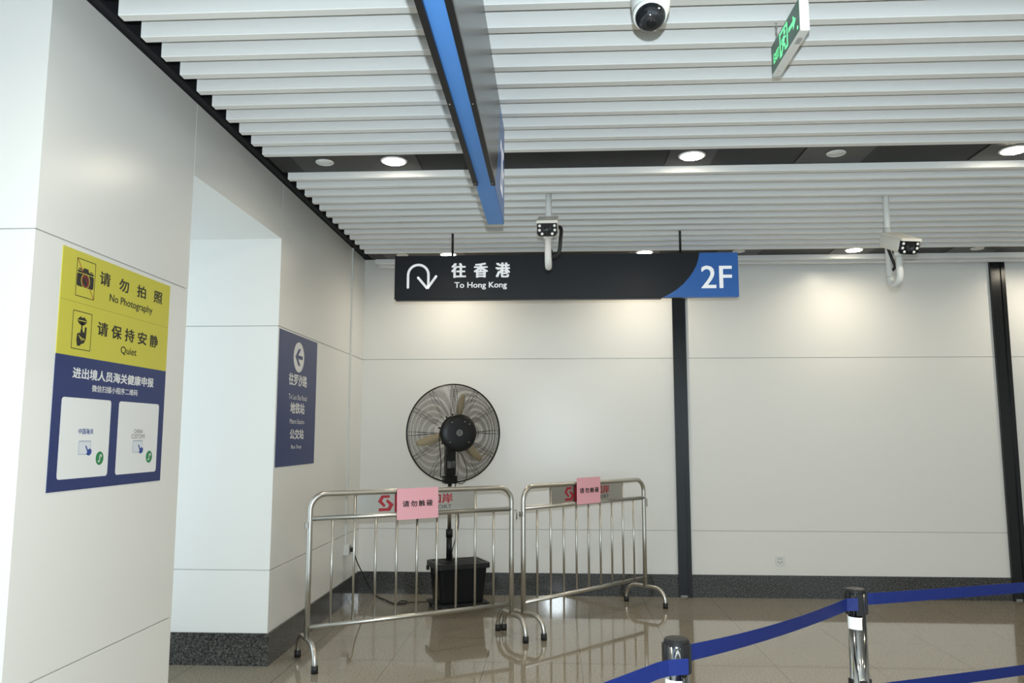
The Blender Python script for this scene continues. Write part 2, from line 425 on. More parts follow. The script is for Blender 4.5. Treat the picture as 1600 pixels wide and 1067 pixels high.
for ch, (a, b) in zip('请保持安静', ((-4.576, -4.497), (-4.47, -4.389), (-4.364, -4.284), (-4.255, -4.174), (-4.148, -4.07))): text(ch, FX, (a, 1.918, b, 1.976), H1, inkblack, t, BO)
text('Quiet', FX, (-4.390, 1.855, -4.258, 1.893), H1, inkblack, t, .015)
text('进出境人员海关健康申报', FX, (-4.724, 1.728, -4.091, 1.772), H1, inkwhite, t, BO)
text('微信扫描小程序二维码', FX, (-4.587, 1.681, -4.230, 1.709), H1, inkwhite, t, .012)
for q, (x0, x1, ws) in enumerate(((-4.781, -4.438, ['中国海关']), (-4.376, -4.026, ['CHINA', 'CUSTOMS']))):
    mb = MB(); mb.flat(FX, rrect(x0, 1.333, x1, 1.651, .014, 4), SD, H1); c = mb.build('code_card', cardwhite, t)
    xm = (x0 + x1) / 2
    if q == 0: text(ws[0], FX, (xm - .052, 1.507, xm + .052, 1.530), H2, inkblue, c, .015)
    else:
        text(ws[0], FX, (xm - .04, 1.512, xm + .036, 1.531), H2, inkgrey, c, 0); text(ws[1], FX, (xm - .06, 1.489, xm + .058, 1.508), H2, inkgrey, c, 0)
    mb = MB(); mb.flat(FX, rrect(xm - .045, 1.425, xm + .04, 1.482, .006, 3), H1, H2); sc = mb.build('screen_icon', mat('icon_grey_%s' % 'ab'[q], (.42, .46, .55), .5), c)
    mb = MB(); mb.flat(FX, rrect(xm - .041, 1.428, xm + .036, 1.476, .004, 3), H2, H2 + .0003); mb.build('screen_face', mat('icon_pale_%s' % 'ab'[q], (.66, .69, .74), .5), c)
    mb = MB(); hx, hy = xm + .022, 1.438
    mb.flat(FX, [(hx - .022, hy + .022), (hx - .015, hy + .024), (hx - .002, hy + .006), (hx + .012, hy + .012), (hx + .024, hy + .004), (hx + .022, hy - .010), (hx + .006, hy - .018), (hx - .012, hy - .012), (hx - .006, hy - .002)], H2 + .0003, H3 + .0003); mb.build('hand_icon', inkblue, c)
    bx, by = x0 + .280, 1.408 - .004 * q
    mb = MB(); mb.flat(FX, circ(bx, by, .028), H1, H2); mb.build('green_badge', inkgreen, c)
    mb = MB(); mb.tube([FX(bx + .012 * math.cos(a) + .004, by + .008 * math.sin(a) + .008, H2) for a in [2.6 - .45 * z for z in range(9)]], .0022, 6) if False else None
    cur = [(bx - .012, by - .010), (bx - .006, by - .015), (bx, by - .010), (bx, by), (bx, by + .010), (bx + .007, by + .015), (bx + .013, by + .010), (bx + .010, by + .004)]
    for p_, q_ in zip(cur[:-1], cur[1:]): line(mb, FX, p_, q_, .0045, H2, H3)
    mb.build('badge_mark', cardwhite, c)

t = thing('wall_poster', 'narrow blue direction poster with white left arrow on far left pier', 'poster', (0, -1.96, 1.288))
mb = MB(); mb.flat(FX, [(-2.398, 1.288), (-1.527, 1.288), (-1.527, 2.244), (-2.398, 2.244)], 0, SD); mb.build('sheet', posterblue, t)
mb = MB(); mb.flat(FX, circ(-1.972, 2.083, .112, 40, 1.08), SD, H1); c = mb.build('arrow_disc', inkwhite, t)
mb = MB(); mb.flat(FX, [(-2.055, 2.083), (-1.985, 2.146), (-1.935, 2.146), (-1.99, 2.097), (-1.885, 2.097), (-1.885, 2.069), (-1.99, 2.069), (-1.935, 2.020), (-1.985, 2.020)], H1, H2); mb.build('arrow', posterblue, c)
for s_, bx_, bo in (('往罗沙路', (-2.180, 1.868, -1.765, 1.955)  , .034), ('To Luo Sha Road', (-2.172, 1.766, -1.758, 1.804), 0), ('地铁站', (-2.130, 1.664, -1.805, 1.745), .034), ('Metro Station', (-2.132, 1.590, -1.802, 1.625), 0),
                    ('公交站', (-2.120, 1.478, -1.806, 1.552), .034), ('Bus Stop', (-2.084, 1.402, -1.853, 1.437), 0)): text(s_, FX, bx_, H1, inkwhite, t, bo)

# ------------------------------------------------------------------ hanging direction sign
def signboard(F, L, Hh, cut, t, dep, ym):
    """face with black field and blue right end split by a curve; F origin at lower left of the face"""
    cb = [(L + a, b) for a, b in cut]
    mb = MB(); mb.flat(F, [(0, 0)] + cb + [(0, Hh)], -.004, 0); mb.build('black_face', signblk, t)
    mb = MB(); mb.flat(F, [(L, 0), (L, Hh)] + list(reversed(cb)), -.004, 0); mb.build('blue_face', signblue, t)
CUT = [(-.610, 0), (-.555, .028), (-.500, .062), (-.448, .105), (-.400, .158), (-.363, .210), (-.335, .262), (-.318, .315), (-.308, .366)]
hy = -1.36
x0, x1, z0, z1 = .586, 3.400, 2.622, 2.988
t = thing('hanging_sign', 'long black hanging sign reading To Hong Kong with blue 2F end', 'sign', (1.99, -1.325, 2.622))
F = frame((x0, hy, z0), (1, 0, 0), (0, 0, 1), (0, -1, 0)); L = x1 - x0; Hh = z1 - z0
signboard(F, L, Hh, [(a, min(b, Hh)) for a, b in CUT], t, .07, hy)
mb = MB(); mb.box((x0 + .002, hy + .004, z0 + .004), (x1 - .45, hy + .07, z1)); mb.box((x0 + .01, hy + .006, z0 - .008), (x1 - .62, hy + .064, z0 + .004)); mb.build('casing', signblk, t)
mb = MB(); mb.box((x1 - .45, hy + .004, z0 + .002), (x1 - .002, hy + .07, z1)); mb.build('end_casing', signblue, t)
mb = MB()
for x in (1.063, 2.943): mb.box((x - .010, hy + .020, z1), (x + .010, hy + .042, 3.4))
for x, nm in ((1.063, 0), (2.943, 1)):
    mb = MB(); mb.tube([(x, hy + .03, z1 - .002), (x, hy + .03, 3.40)], .010, 10); mb.build('hanger_rod', blackpl, t)
arc = [(.088 + .024, .085)] + [(.197 - .085 * math.cos(a), .205 + .085 * math.sin(a)) for a in [PI * q / 14 for q in range(0, 15)]] + [(.282, .10)]
arc[0] = (.112, .10)
mb = MB()
for a, b in zip(arc[:-1], arc[1:]): line(mb, F, a, b, .020, .0005, .001)
for c_ in arc: mb.flat(F, circ(*c_, .010, 10), .0005, .0012)
line(mb, F, (.282, .10), (.275, .094), .02, .0005, .0011)
for e in ((.196, .182), (.346, .192)):
    line(mb, F, (.274, .090), e, .020, .0005, .0013); mb.flat(F, circ(*e, .010, 10), .0005, .0013)
line(mb, F, (.282, .12), (.274, .090), .020, .0005, .0013)
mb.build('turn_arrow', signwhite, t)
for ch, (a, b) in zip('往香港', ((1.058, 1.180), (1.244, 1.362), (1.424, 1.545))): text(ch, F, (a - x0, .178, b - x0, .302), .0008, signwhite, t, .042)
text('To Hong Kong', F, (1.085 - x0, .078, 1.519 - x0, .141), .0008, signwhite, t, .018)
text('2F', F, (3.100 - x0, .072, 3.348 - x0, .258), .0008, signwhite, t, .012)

# near sign running away from the camera
sx0, sx1, sy0, sy1, sz0, sz1 = 1.560, 1.645, -3.712, -6.60, 2.603, 3.118
t = thing('hanging_sign', 'long black and blue overhead sign seen from below, running away from viewer', 'sign', (1.60, -5.1, 2.603))
F = frame((sx1, sy1, sz0), (0, 1, 0), (0, 0, 1), (1, 0, 0)); L = sy0 - sy1; Hh = sz1 - sz0
cut2 = [(a * 1.12, b / .366 * Hh) for a, b in CUT]
signgl = mat('sign_black_gloss', (.02, .022, .026), .27, 0, .8)
cb = [(L + a, b) for a, b in cut2]
mb = MB(); mb.flat(F, [(0, 0)] + cb + [(0, Hh)], -.004, 0); mb.build('black_face', signgl, t)
mb = MB(); mb.flat(F, [(L, 0), (L, Hh)] + list(reversed(cb)), -.004, 0); mb.build('blue_face', signblue, t)
mb = MB(); mb.box((sx0, sy1, sz0 + .004), (sx1 - .004, sy0 - .55, sz1)); mb.build('casing', signblk, t)
mb = MB(); mb.box((sx0, sy0 - .55, sz0 + .001), (sx1 - .004, sy0, sz1)); mb.build('end_casing', lightblue, t)
mb = MB(); mb.box((sx0 + .001, sy1, sz0), (sx1 - .005, sy0 - .55, sz0 + .004)); mb.build('underside_panel', lightblue, t)
for xx in (sx0 - .006, sx1 - .014):
    mb = MB(); mb.box((xx, sy1, sz0 - .012), (xx + .020, sy0 - .68, sz0 + .0035)); r = mb.build('edge_rail', blackpl, t)
    for yy in (-4.42, -5.25):
        mb = MB(); mb.lathe([(.0035, 0), (.002, -.002)], 10, 0, Matrix.Translation((xx + .008, yy, sz0 - .012))); mb.build('screw', steel, r)
for yy in (-4.2, -5.8):
    mb = MB(); mb.tube([(1.60, yy, sz1 - .002), (1.60, yy, 3.40)], .009, 8); mb.build('hanger_rod', blackpl, t)
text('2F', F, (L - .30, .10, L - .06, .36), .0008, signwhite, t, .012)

# ------------------------------------------------------------------ exit sign
ex, ey0, ey1, ez0, ez1 = 2.781, -4.675, -5.040, 2.930, 3.058
t = thing('exit_sign', 'lit green running-man exit sign hung from ceiling slats at top right', 'exit sign', (2.80, -4.86, 2.93))
F = frame((ex, ey0, ez0), (0, -1, 0), (0, 0, 1), (-1, 0, 0)); L = ey0 - ey1; Hh = ez1 - ez0
mb = MB(); mb.box((ex, ey1, ez0), (ex + .034, ey0, ez1), bev=.003); hs = mb.build('housing', whitepl, t)
mb = MB()
for yy in (ey1 + .05, ey0 - .05): mb.lathe([(.003, .0), (.002, -.001)], 8, 0, Matrix.Translation((ex + .014, yy, ez0)))
mb.box((ex + .008, ey1 + .055, ez0 - .0008), (ex + .026, ey1 + .10, ez0 + .001)); mb.build('rating_plate', greypl, t)
mb = MB(); mb.flat(F, rrect(.007, .007, L - .007, Hh - .007, .003, 2), 0, .0012); fc = mb.build('green_face', exitgreen, t)
mb = MB(); E0, E1 = .0012, .0018
def pl(*ps): mb.flat(F, list(ps), E0, E1)
dx = .125
for a, b in (((dx, .018), (dx, .112)), ((dx, .108), (dx + .092, .108)), ((dx + .092, .112), (dx + .092, .018)), ((dx - .004, .022), (dx + .022, .022)), ((dx + .07, .022), (dx + .096, .022))): line(mb, F, a, b, .010, E0, E1)
mb.flat(F, circ(dx + .060, .090, .010, 14), E0, E1)
for a, b, w in (((dx + .052, .078), (dx + .038, .048), .018), ((dx + .05, .076), (dx + .074, .066), .008), ((dx + .046, .072), (dx + .024, .074), .008), ((dx + .024, .074), (dx + .018, .060), .008),
                ((dx + .040, .050), (dx + .062, .040), .010), ((dx + .062, .040), (dx + .060, .020), .009), ((dx + .036, .050), (dx + .026, .032), .010), ((dx + .026, .032), (dx + .012, .030), .009)): line(mb, F, a, b, w, E0, E1)
rm = mb.build('running_man', exitlit, fc)
mb = MB(); line(mb, F, (.235, .068), (.30, .068), .016, E0, E1); mb.flat(F, [(.29, .094), (.322, .068), (.29, .042)], E0, E1); mb.build('arrow', exitlit, fc)
text('EXIT', F, (.035, .035, .110, .072), E1, exitlit, fc, .03)
mb = MB(); mb.flat(F, rrect(L - .032, .018, L - .020, .030, .001, 2), E0, E1); mb.build('status_light', exitlit, fc)
for yy in (ey0 - .02, ey1 + .02):
    mb = MB(); zz = ez1 - .001
    while zz < 3.42:
        mb.tube([(ex + .017 + .004 * math.cos(a) * (int(zz * 1000) // 12 % 2), yy + .004 * math.cos(a) * (1 - int(zz * 1000) // 12 % 2), zz + .008 + .008 * math.sin(a)) for a in [2 * PI * q / 10 for q in range(10)]], .0012, 5, closed=True); zz += .012
    mb.build('chain', steel, t)

# ------------------------------------------------------------------ dome camera
dx_, dy_, dz_ = 2.222, -5.30, 2.80
t = thing('dome_camera', 'white round dome security camera with dark tinted window at top edge', 'security camera', (dx_, dy_, dz_))
D = Matrix.Translation((dx_, dy_, 0))
mb = MB(); mb.lathe([(.030, 2.842), (.050, 2.850), (.060, 2.870), (.0635, 2.90), (.0635, 2.955), (.052, 2.975), (.02, 2.985)], 40, 0, D); mb.build('housing', whitepl, t)
mb = MB(); mb.tube([(dx_, dy_, 2.98), (dx_, dy_, 3.40)], .014, 14); mb.build('stem', whitepl, t)
tilt = Matrix.Translation((dx_ - .004, dy_ - .010, 2.853)) @ Matrix.Rotation(math.radians(-30), 4, 'X') @ Matrix.Scale(-1, 4, (0, 0, 1))
mb = MB(); mb.lathe([(.0555, -.010), (.0560, .002), (.0535, .010), (.0490, .012)], 40, 0, tilt); mb.build('bezel', whitepl, t)
mb = MB(); mb.lathe([(.050, .004)] + [(.049 * math.cos(a), .010 + .045 * math.sin(a)) for a in [PI / 2 * q / 8 for q in range(8)]] + [(.0008, .055)], 36, 0, tilt); w_ = mb.build('dome_window', glassdark, t)
mb = MB(); mb.lathe([(.016, .048), (.016, .0565), (.012, .058), (.0008, .0575)], 24, 0, tilt); mb.build('lens', blackgl, t)
Fd = frame((dx_, dy_ - .0635, 2.90), (1, 0, 0), (0, 0, 1), (0, -1, 0))
mb = MB(); line(mb, Fd, (-.040, .012), (-.026, .019), .004, -.016, -.0105); mb.build('red_mark', inkred, t)

# ------------------------------------------------------------------ bullet cameras on hooked ceiling arms
def bullet(x, y, zu, label, az, pit, side, cable):
    t = thing('bullet_camera', label, 'security camera', (x, y, zu))
    a = math.radians(az); f = Vector((math.sin(a), -math.cos(a), 0)); reach = .115
    e = Vector((x, y, 0)) + f * reach
    path = [(x, y, 3.40), (x, y, zu + .06)]
    for q in range(1, 12):
        th = PI * q / 12; c = Vector((x, y, zu + .06)) + f * (reach / 2) * (1 - math.cos(th)) - Vector((0, 0, .06)) * math.sin(th); path.append(tuple(c))
    zb = zu + .255
    path += [(e.x, e.y, zu + .06), (e.x, e.y, zb - .055)]
    mb = MB(); mb.tube(path[:2], .0215, 18); mb.tube([(x, y, 2.93), (x, y, 2.80)], .026, 18); mb.build('ceiling_pole', whitepl, t)
    mb = MB(); mb.tube(path[1:], .0225, 16); mb.build('hook_arm', whitepl, t)
    mb = MB(); mb.tube([(e.x, e.y, zb - .075), (e.x, e.y, zb - .03)], .03, 14); mb.build('swivel', whitepl, t)
    fz = Matrix.Rotation(a, 4, 'Z') @ Matrix.Rotation(math.radians(pit), 4, 'X')
    B = Matrix.Translation((e.x, e.y, zb + .015)) @ fz           # body local: front -y, up z
    K = B @ Matrix.Scale(1.12, 4) @ Matrix(((1, 0, 0, 0), (0, 0, -1, 0), (0, 1, 0, 0), (0, 0, 0, 1)))   # loft z -> -y
    r0 = rrect(-.062, -.045, .062, .045, .03, 5)
    sc = lambda q: [(p * q, w * q) for p, w in r0]
    mb = MB(); mb.loft([(-.115, sc(.8)), (-.10, sc(.97)), (-.085, r0), (.105, r0), (.112, sc(.97))], 0, K, True); mb.build('body', beige, t)
    mb = MB(); ro = rrect(-.064, .034, .064, .050, .008, 3)
    mb.loft([(-.095, ro), (.130, ro)], 0, K, False); mb.build('sun_shield', beige, t)
    r1 = rrect(-.060, -.046, .060, .043, .025, 5)
    mb = MB(); mb.loft([(.108, r1), (.122, r1), (.126, [(p * .96, w * .95) for p, w in r1])], 0, K); fp = mb.build('front_plate', blackgl, t)
    mb = MB(); mb.lathe([(.026, .12), (.026, .130), (.021, .131), (.019, .127), (.001, .129)], 28, 0, K); mb.build('lens', glassdark, fp)
    for lx_, lz_ in ((-.044, .018), (.044, .018), (-.045, -.008), (.045, -.008), (-.030, -.030), (.030, -.030)):
        mb = MB(); mb.lathe([(.0085, .125), (.0085, .1275), (.006, .129), (.001, .1295)], 14, 0, K @ Matrix.Translation((lx_, lz_, 0))); mb.build('infrared_lamp', ledm, fp)
    if cable:
        p = bez([B @ Vector((.03, .11, -.02)), B @ Vector((.085, .09, -.025)), Vector((e.x + .085, e.y + .05, zb - .07)), Vector((e.x + .075, e.y + .06, zb - .15)), Vector((e.x + .035, y - .03, zb - .175)), Vector((x + .01, y - .012, zb - .12))], 8)
        mb = MB(); mb.tube(p, .0125, 10); mb.build('cable', rubber, t)
    else:
        p = bez([B @ Vector((-.02, .11, -.02)), Vector((e.x - .02, e.y + .06, zb - .08)), Vector((x + .02, y - .04, zb - .13)), Vector((x + .015, y - .01, zb - .15))], 8)
        mb = MB(); mb.tube(p, .010, 8); mb.build('cable', rubber, t)
ledm = mat('infrared_led', (.8, .8, .8), .25)
bullet(1.87, -2.378, 2.650, 'white bullet security camera in front of the hanging sign, facing viewer', -2, 22, 0, True)
bullet(4.205, -2.29, 2.525, 'white bullet security camera at right turned aside, its flank showing', 9, 24, 1, False)

# ------------------------------------------------------------------ power points
t = thing('wall_socket', 'white wall socket box with black plug in the left corner', 'socket', (0, -.505, .435))
mb = MB(); mb.box((0, -.560, .435), (.050, -.450, .530), bev=.004); mb.build('socket_box', whitepl, t)
mb = MB(); mb.box((.050, -.540, .450), (.0525, -.470, .515)); mb.build('socket_face', greypl, t)
t = thing('cable_trunking', 'slim white cable trunking running down left wall to the corner socket box', 'trunking', (0, -.5, .53))
mb = MB(); mb.box((0, -.513, .531), (.012, -.487, ZT)); mb.build('duct', whitepl, t)
mb = MB(); mb.box((.012, -.516, .531), (.0145, -.484, ZT)); mb.build('duct_lid', whitepl, t)
t = thing('wall_socket', 'flush white socket plate low on the back wall beside dark channel', 'socket', (4.016, 0, .30))
mb = MB(); mb.flat(FY, rrect(3.972, .298, 4.060, .384, .006, 3), 0, .007); sp = mb.build('plate', whitepl, t)
mb = MB()
for a, b in ((-.012, .018), (.010, .018), (-.018, -.012), (.018, -.012), (0, -.02)): mb.flat(FY, rrect(4.014 + a - .0035, .341 + b - .005, 4.014 + a + .0035, .341 + b + .005, .001, 1), .007, .0078)
mb.build('pin_hole', inkblack, sp)

# ------------------------------------------------------------------ crowd barriers with pink notices
BL, TR = 1.553, .0185
def barrier(loc, ang, label, red_left):
    a = math.radians(ang)
    t = thing('crowd_barrier', label, 'barrier', loc, a, 'steel crowd barriers')
    W0 = ROOTM[t.name]
    def w(x, y, z): return W0 @ Vector((x, y, z))
    rc, zt = .105, 1.110
    path = [w(0, 0, .16), w(0, 0, .6)] + [w(rc - rc * math.cos(q), 0, zt - rc + rc * math.sin(q)) for q in [PI / 2 * k_ / 8 for k_ in range(9)]]
    path += [w(BL - rc + rc * math.sin(q), 0, zt - rc + rc * math.cos(q)) for q in [PI / 2 * k_ / 8 for k_ in range(9)]] + [w(BL, 0, .6), w(BL, 0, .16)]
    mb = MB(); mb.tube(path, TR, 16); mb.build('frame', steel, t)
    mb = MB(); mb.tube([w(0, 0, .946), w(BL, 0, .946)], .0165, 14); mb.build('middle_rail', steel, t)
    mb = MB(); mb.tube([w(0, 0, .237), w(BL, 0, .237)], .0165, 14); mb.build('bottom_rail', steel, t)
    for q in range(1, 10):
        mb = MB(); mb.tube([w(BL * q / 10, 0, .237), w(BL * q / 10, 0, 1.10 if q in (2, 8) else .946)], .0085, 10); mb.build('bar', steel, t)
    for x in (0, BL):
        pts = []
        for s_ in (-1, 1):
            arm = [w(x, s_ * .0, .165)] + [w(x, s_ * (.10 + .115 * math.sin(q)), .165 - .115 + .115 * math.cos(q)) for q in [PI / 2 * k_ / 7 for k_ in range(8)]] + [w(x, s_ * .215, .02)]
            pts = arm if s_ == -1 else list(reversed(pts)) + arm[1:] if pts else arm
        mb = MB(); mb.tube(pts, .0165, 14); ft = mb.build('foot', steel, t)
        for s_ in (-1, 1):
            mb = MB(); mb.tube([w(x, s_ * .215, 0), w(x, s_ * .215, .048)], .0225, 14); mb.build('rubber_cap', rubber, ft)
    Fb = frame(w(0, -.004, 0), W0.to_3x3() @ Vector((1, 0, 0)), (0, 0, 1), W0.to_3x3() @ Vector((0, -1, 0)))
    mb = MB(); mb.flat(Fb, [(.320, .958), (1.232, .958), (1.232, 1.098), (.320, 1.098)], -.004, 0); npl = mb.build('name_plate', steelplate, t)
    # red emblem of two angled strokes
    mb = MB(); ox, oy, s = .474, .972, .118
    P = lambda l: [(ox + p * s, oy + q * s) for p, q in l]
    mb.flat(Fb, P([(.0, .60), (.22, .96), (.74, .96), (.74, .80), (.36, .80), (.26, .62), (.50, .34), (.38, .26)]), 0, .0008)
    mb.flat(Fb, P([(1.0, .40), (.78, .02), (.06, .02), (.06, .20), (.62, .20), (.72, .38), (.50, .60), (.60, .72)]), 0, .0008)
    mb.build('emblem', inkred, npl)
    mb = MB(); mb.flat(Fb, [(.600, .968), (.628, .968), (.628, 1.086), (.600, 1.086)], 0, .0008); mb.build('red_block', inkred, npl)
    text('口岸', Fb, (.888, 1.012, 1.052, 1.084), .0009, inkred, npl, .035)
    text('PORT', Fb, (.905, .974, 1.046, 1.002), .0009, inkgrey, npl, .02)
    mb = MB(); mb.tube([w(BL, 0, .935), w(BL + .042, 0, .935), w(BL + .046, 0, .925), w(BL + .046, 0, .865)], .0055, 8); mb.build('hook', steel, t)
    mb = MB(); mb.box((-.034, -.014, .885), (-.016, .014, .925), 0, W0); mb.build('hook_eye', steelplate, t)
    return t, Fb
b1, F1 = barrier((.254, -2.39, 0), 32.1, 'stainless steel crowd barrier in front of the fan, left of the pair', 1)
b2, F2 = barrier((1.658, -1.513, 0), 47.3, 'stainless steel crowd barrier angled to the back wall, right of the pair', 0)
def notice(F, box, tilt, label, txt):
    x0, z0, x1, z1 = box
    o = F((x0 + x1) / 2, z1, .03)
    t = thing('paper_notice', label, 'notice', o, 0, 'pink paper notices')
    def G_(a, b, h=0):
        u = a - (x0 + x1) / 2; v = b - z1
        c, s_ = math.cos(tilt), math.sin(tilt)
        return F((x0 + x1) / 2 + u * c - v * s_, z1 + u * s_ + v * c, .0215 + h + .004 * math.sin((a - x0) * 14))
    n = 12; mb = MB(); vs = []; fs = []
    for i in range(n + 1):
        for j in range(2): vs += [G_(x0 + (x1 - x0) * i / n, (z0, z1)[j], 0)]
    for i in range(n): fs.append((2 * i, 2 * i + 2, 2 * i + 3, 2 * i + 1))
    q = len(vs); nv = [G_(x0 + (x1 - x0) * i / n, (z0, z1)[j], -.0006) for i in range(n + 1) for j in range(2)]
    vs += nv
    for i in range(n): fs.append((q + 2 * i + 1, q + 2 * i + 3, q + 2 * i + 2, q + 2 * i)); fs += [(2 * i, q + 2 * i, q + 2 * i + 2, 2 * i + 2), (2 * i + 1, 2 * i + 3, q + 2 * i + 3, q + 2 * i + 1)]
    fs += [(0, 1, q + 1, q), (2 * n, q + 2 * n, q + 2 * n + 1, 2 * n + 1)]
    mb.add(vs, fs); mb.build('sheet', pink, t)
    tx0, tz0, tx1, tz1 = txt; w_ = (tx1 - tx0) / 4.6
    for k_, ch in enumerate('请勿触碰'):
        a = tx0 + k_ * (tx1 - tx0 - w_) / 3
        text(ch, G_, (a, tz0, a + w_, tz1), .001, inkblack, t, .034)
notice(F1, (.607, .912, .928, 1.131), .012, 'pink paper notice hung on the left steel barrier', (.648, 1.000, .884, 1.044))
notice(F2, (.602, .940, .911, 1.158), .003, 'pink paper notice hung on the right steel barrier', (.634, 1.030, .888, 1.074))

# ------------------------------------------------------------------ pedestal misting fan on its tank
FA = math.radians(25)
fu = Vector((math.cos(FA), math.sin(FA), 0)); ff = Vector((math.sin(FA), -math.cos(FA), 0)); zz = Vector((0, 0, 1))
P0 = Vector((.905, -.825, 0))                       # near left corner of the tank
t = thing('pedestal_fan', 'large black caged pedestal fan on a wheeled black tank in the corner', 'fan', (1.0, -.62, 0))
TK = Matrix((( fu.x, -ff.x, 0, P0.x), (fu.y, -ff.y, 0, P0.y), (0, 0, 1, 0), (0, 0, 0, 1)))   # x along front, y to the back
TW, TD = .455, .33
def rr(i, r): return rrect(i, i, TW - i, TD - i, r, 4)
mb = MB(); mb.loft([(.062, rr(.035, .03)), (.075, rr(.03, .03)), (.37, rr(.006, .03))], 0, TK); mb.build('tank', blackgl, t)
mb = MB(); mb.loft([(.355, rr(-.012, .03)), (.358, rr(-.016, .03)), (.395, rr(-.016, .03)), (.402, rr(-.010, .03)), (.404, rr(.012, .02)), (.396, rr(.016, .02))], 0, TK); ld = mb.build('lid', blackpl, t)
mb = MB()
for q in range(4): mb.box((.05, .06 + q * .06, .394), (TW - .05, .085 + q * .06, .402), 0, TK)
mb.build('lid_rib', blackpl, ld)
for q in (.02, TD - .08):
    mb = MB(); mb.box((-.03, q, .325), (-.012, q + .04, .36), 0, TK); mb.build('latch', blackpl, ld)
mb = MB(); mb.loft([(.05, rr(-.012, .02)), (.062, rr(-.012, .02))], 0, TK); mb.build('dolly', blackpl, t)
for a in (.02, TW - .02):
    for b in (.02, TD - .02):
        mb = MB(); mb.box((a - .012, b - .012, .035), (a + .012, b + .012, .05), 0, TK)
        mb.lathe([(.012, -.009), (.022, -.009), (.022, .009), (.012, .009)], 16, 0, TK @ Matrix.Translation((a, b, .022)) @ Matrix.Rotation(PI / 2, 4, 'Y')); mb.build('caster', rubber, t)
px, py = .952, -.515
mb = MB(); mb.tube([(px, py, .40), (px, py, .615)], .026, 18); mb.tube([(px, py, .60), (px, py, .668)], .031, 18); mb.build('sleeve', blackpl, t)
mb = MB(); mb.tube([(px, py, .65), (px, py, 1.12)], .0185, 18); mb.build('pole', steel, t)
CT = Vector((1.000, -.620, 1.530))                  # cage centre
FT = Matrix(((fu.x, 0, ff.x, CT.x), (fu.y, 0, ff.y, CT.y), (0, 1, 0, CT.z), (0, 0, 0, 1)))   # local x right, y up, z to the front
RC = .437
def ringpts(r, d, n=72): return [FT @ Vector((r * math.cos(2 * PI * k_ / n), r * math.sin(2 * PI * k_ / n), d)) for k_ in range(n)]
depth = lambda r: .105 * (1 - max(0, (r - .16) / (RC - .16)) ** 2.2)
for s_, nm in ((1, 'front_grille'), (-1, 'rear_grille')):
    mb = MB(); n = 27
    for q in range(n): r = .165 + (RC - .170) * q / (n - 1); mb.tube(ringpts(r, s_ * depth(r) * (1 if s_ > 0 else .85)),   .0017, 4, closed=True)
    for q in range(12):
        for e in (-.022, .022):
            a = 2 * PI * q / 12 + e + .02
            mb.tube([FT @ Vector((r * math.cos(a + e * (.8 if r > .3 else .2)), r * math.sin(a + e * (.8 if r > .3 else .2)), s_ * depth(r) * (1 if s_ > 0 else .85) - s_ * .003)) for r in (.14, .20, .27, .33, .39, RC)], .0016, 4)
    mb.build(nm, wire, t)
mb = MB(); mb.tube(ringpts(RC, 0, 96), .0075, 8, closed=True); mb.tube(ringpts(RC - .002, .012, 96), .004, 6, closed=True); mb.build('guard_rim', wire, t)
for q, a in enumerate((1.33, 1.33 + 2 * PI / 3, 1.33 + 4 * PI / 3)):
    mb = MB(); n = 8; ca, sa = math.cos(a), math.sin(a); vs = []
    for i in range(n + 1):
        r = .06 + .30 * i / n; wd = .030 + .016 * math.sin(PI * min(1, i / n + .1)); tw = .75 - .35 * i / n
        if i == n: wd *= .6
        for e in (-1, 1):
            for hh in (-.002, .002): vs.append(FT @ Vector((r * ca - e * wd * math.cos(tw) * sa, r * sa + e * wd * math.cos(tw) * ca, e * wd * math.sin(tw) * .8 + hh)))
    fs = []
    for i in range(n):
        o = 4 * i; fs += [(o, o + 4, o + 6, o + 2), (o + 1, o + 3, o + 7, o + 5), (o, o + 1, o + 5, o + 4), (o + 2, o + 6, o + 7, o + 3)]
    fs += [(0, 2, 3, 1), (4 * n, 4 * n + 1, 4 * n + 3, 4 * n + 2)]
    mb.add(vs, fs, 0, True); mb.build('blade', bladem, t)
mb = MB(); mb.lathe([(.05, -.05), (.06, -.03), (.06, .03), (.03, .04)], 24, 0, FT); mb.build('blade_hub', blackpl, t)
mb = MB(); mb.lathe([(.10, .095), (.155, .10), (.166, .112), (.166, .138), (.155, .150), (.10, .158), (.05, .160), (.001, .160)], 48, 0, FT); dc = mb.build('mist_disc', blackpl, t)
Ff = frame(FT @ Vector((0, 0, .160)), fu, zz, ff)
mb = MB(); mb.ring(Ff, (0, 0), .022, .027, -.001, .001); mb.ring(Ff, (0, 0), .012, .015, -.001, .001); line(mb, Ff, (-.01, 0), (.01, 0), .004, -.001, .001); mb.build('emblem', greypl, dc)
for a_, r_ in ((.7, .12), (1.1, .11), (2.2, .115), (-.75, .12), (-.4, .06), (3.9, .12)):
    mb = MB(); mb.lathe([(.005, -.001), (.005, .003), (.002, .0045)], 10, 0, FT @ Matrix.Translation((r_ * math.cos(a_), r_ * math.sin(a_), .153))); mb.build('screw', steel, dc)
for a_, r_ in ((2.25, .185), (2.9, .19), (3.7, .18), (1.9, .175)):
    mb = MB(); mb.tube([FT @ Vector((.14 * math.cos(a_), .14 * math.sin(a_), .125)), FT @ Vector((r_ * math.cos(a_), r_ * math.sin(a_), .125))], .008, 8); mb.build('nozzle', blackpl, dc)
mb = MB(); mb.lathe([(.06, -.19), (.085, -.18), (.092, -.16), (.092, -.09), (.06, -.07)], 32, 0, FT); mb.build('motor', blackpl, t)
NB = Matrix.Translation((px, py, 0)) @ Matrix.Rotation(FA, 4, 'Z')
mb = MB(); mb.box((-.046, -.035, 1.150), (.046, .035, 1.43), 0, NB, .006); br = mb.build('neck', blackpl, t)
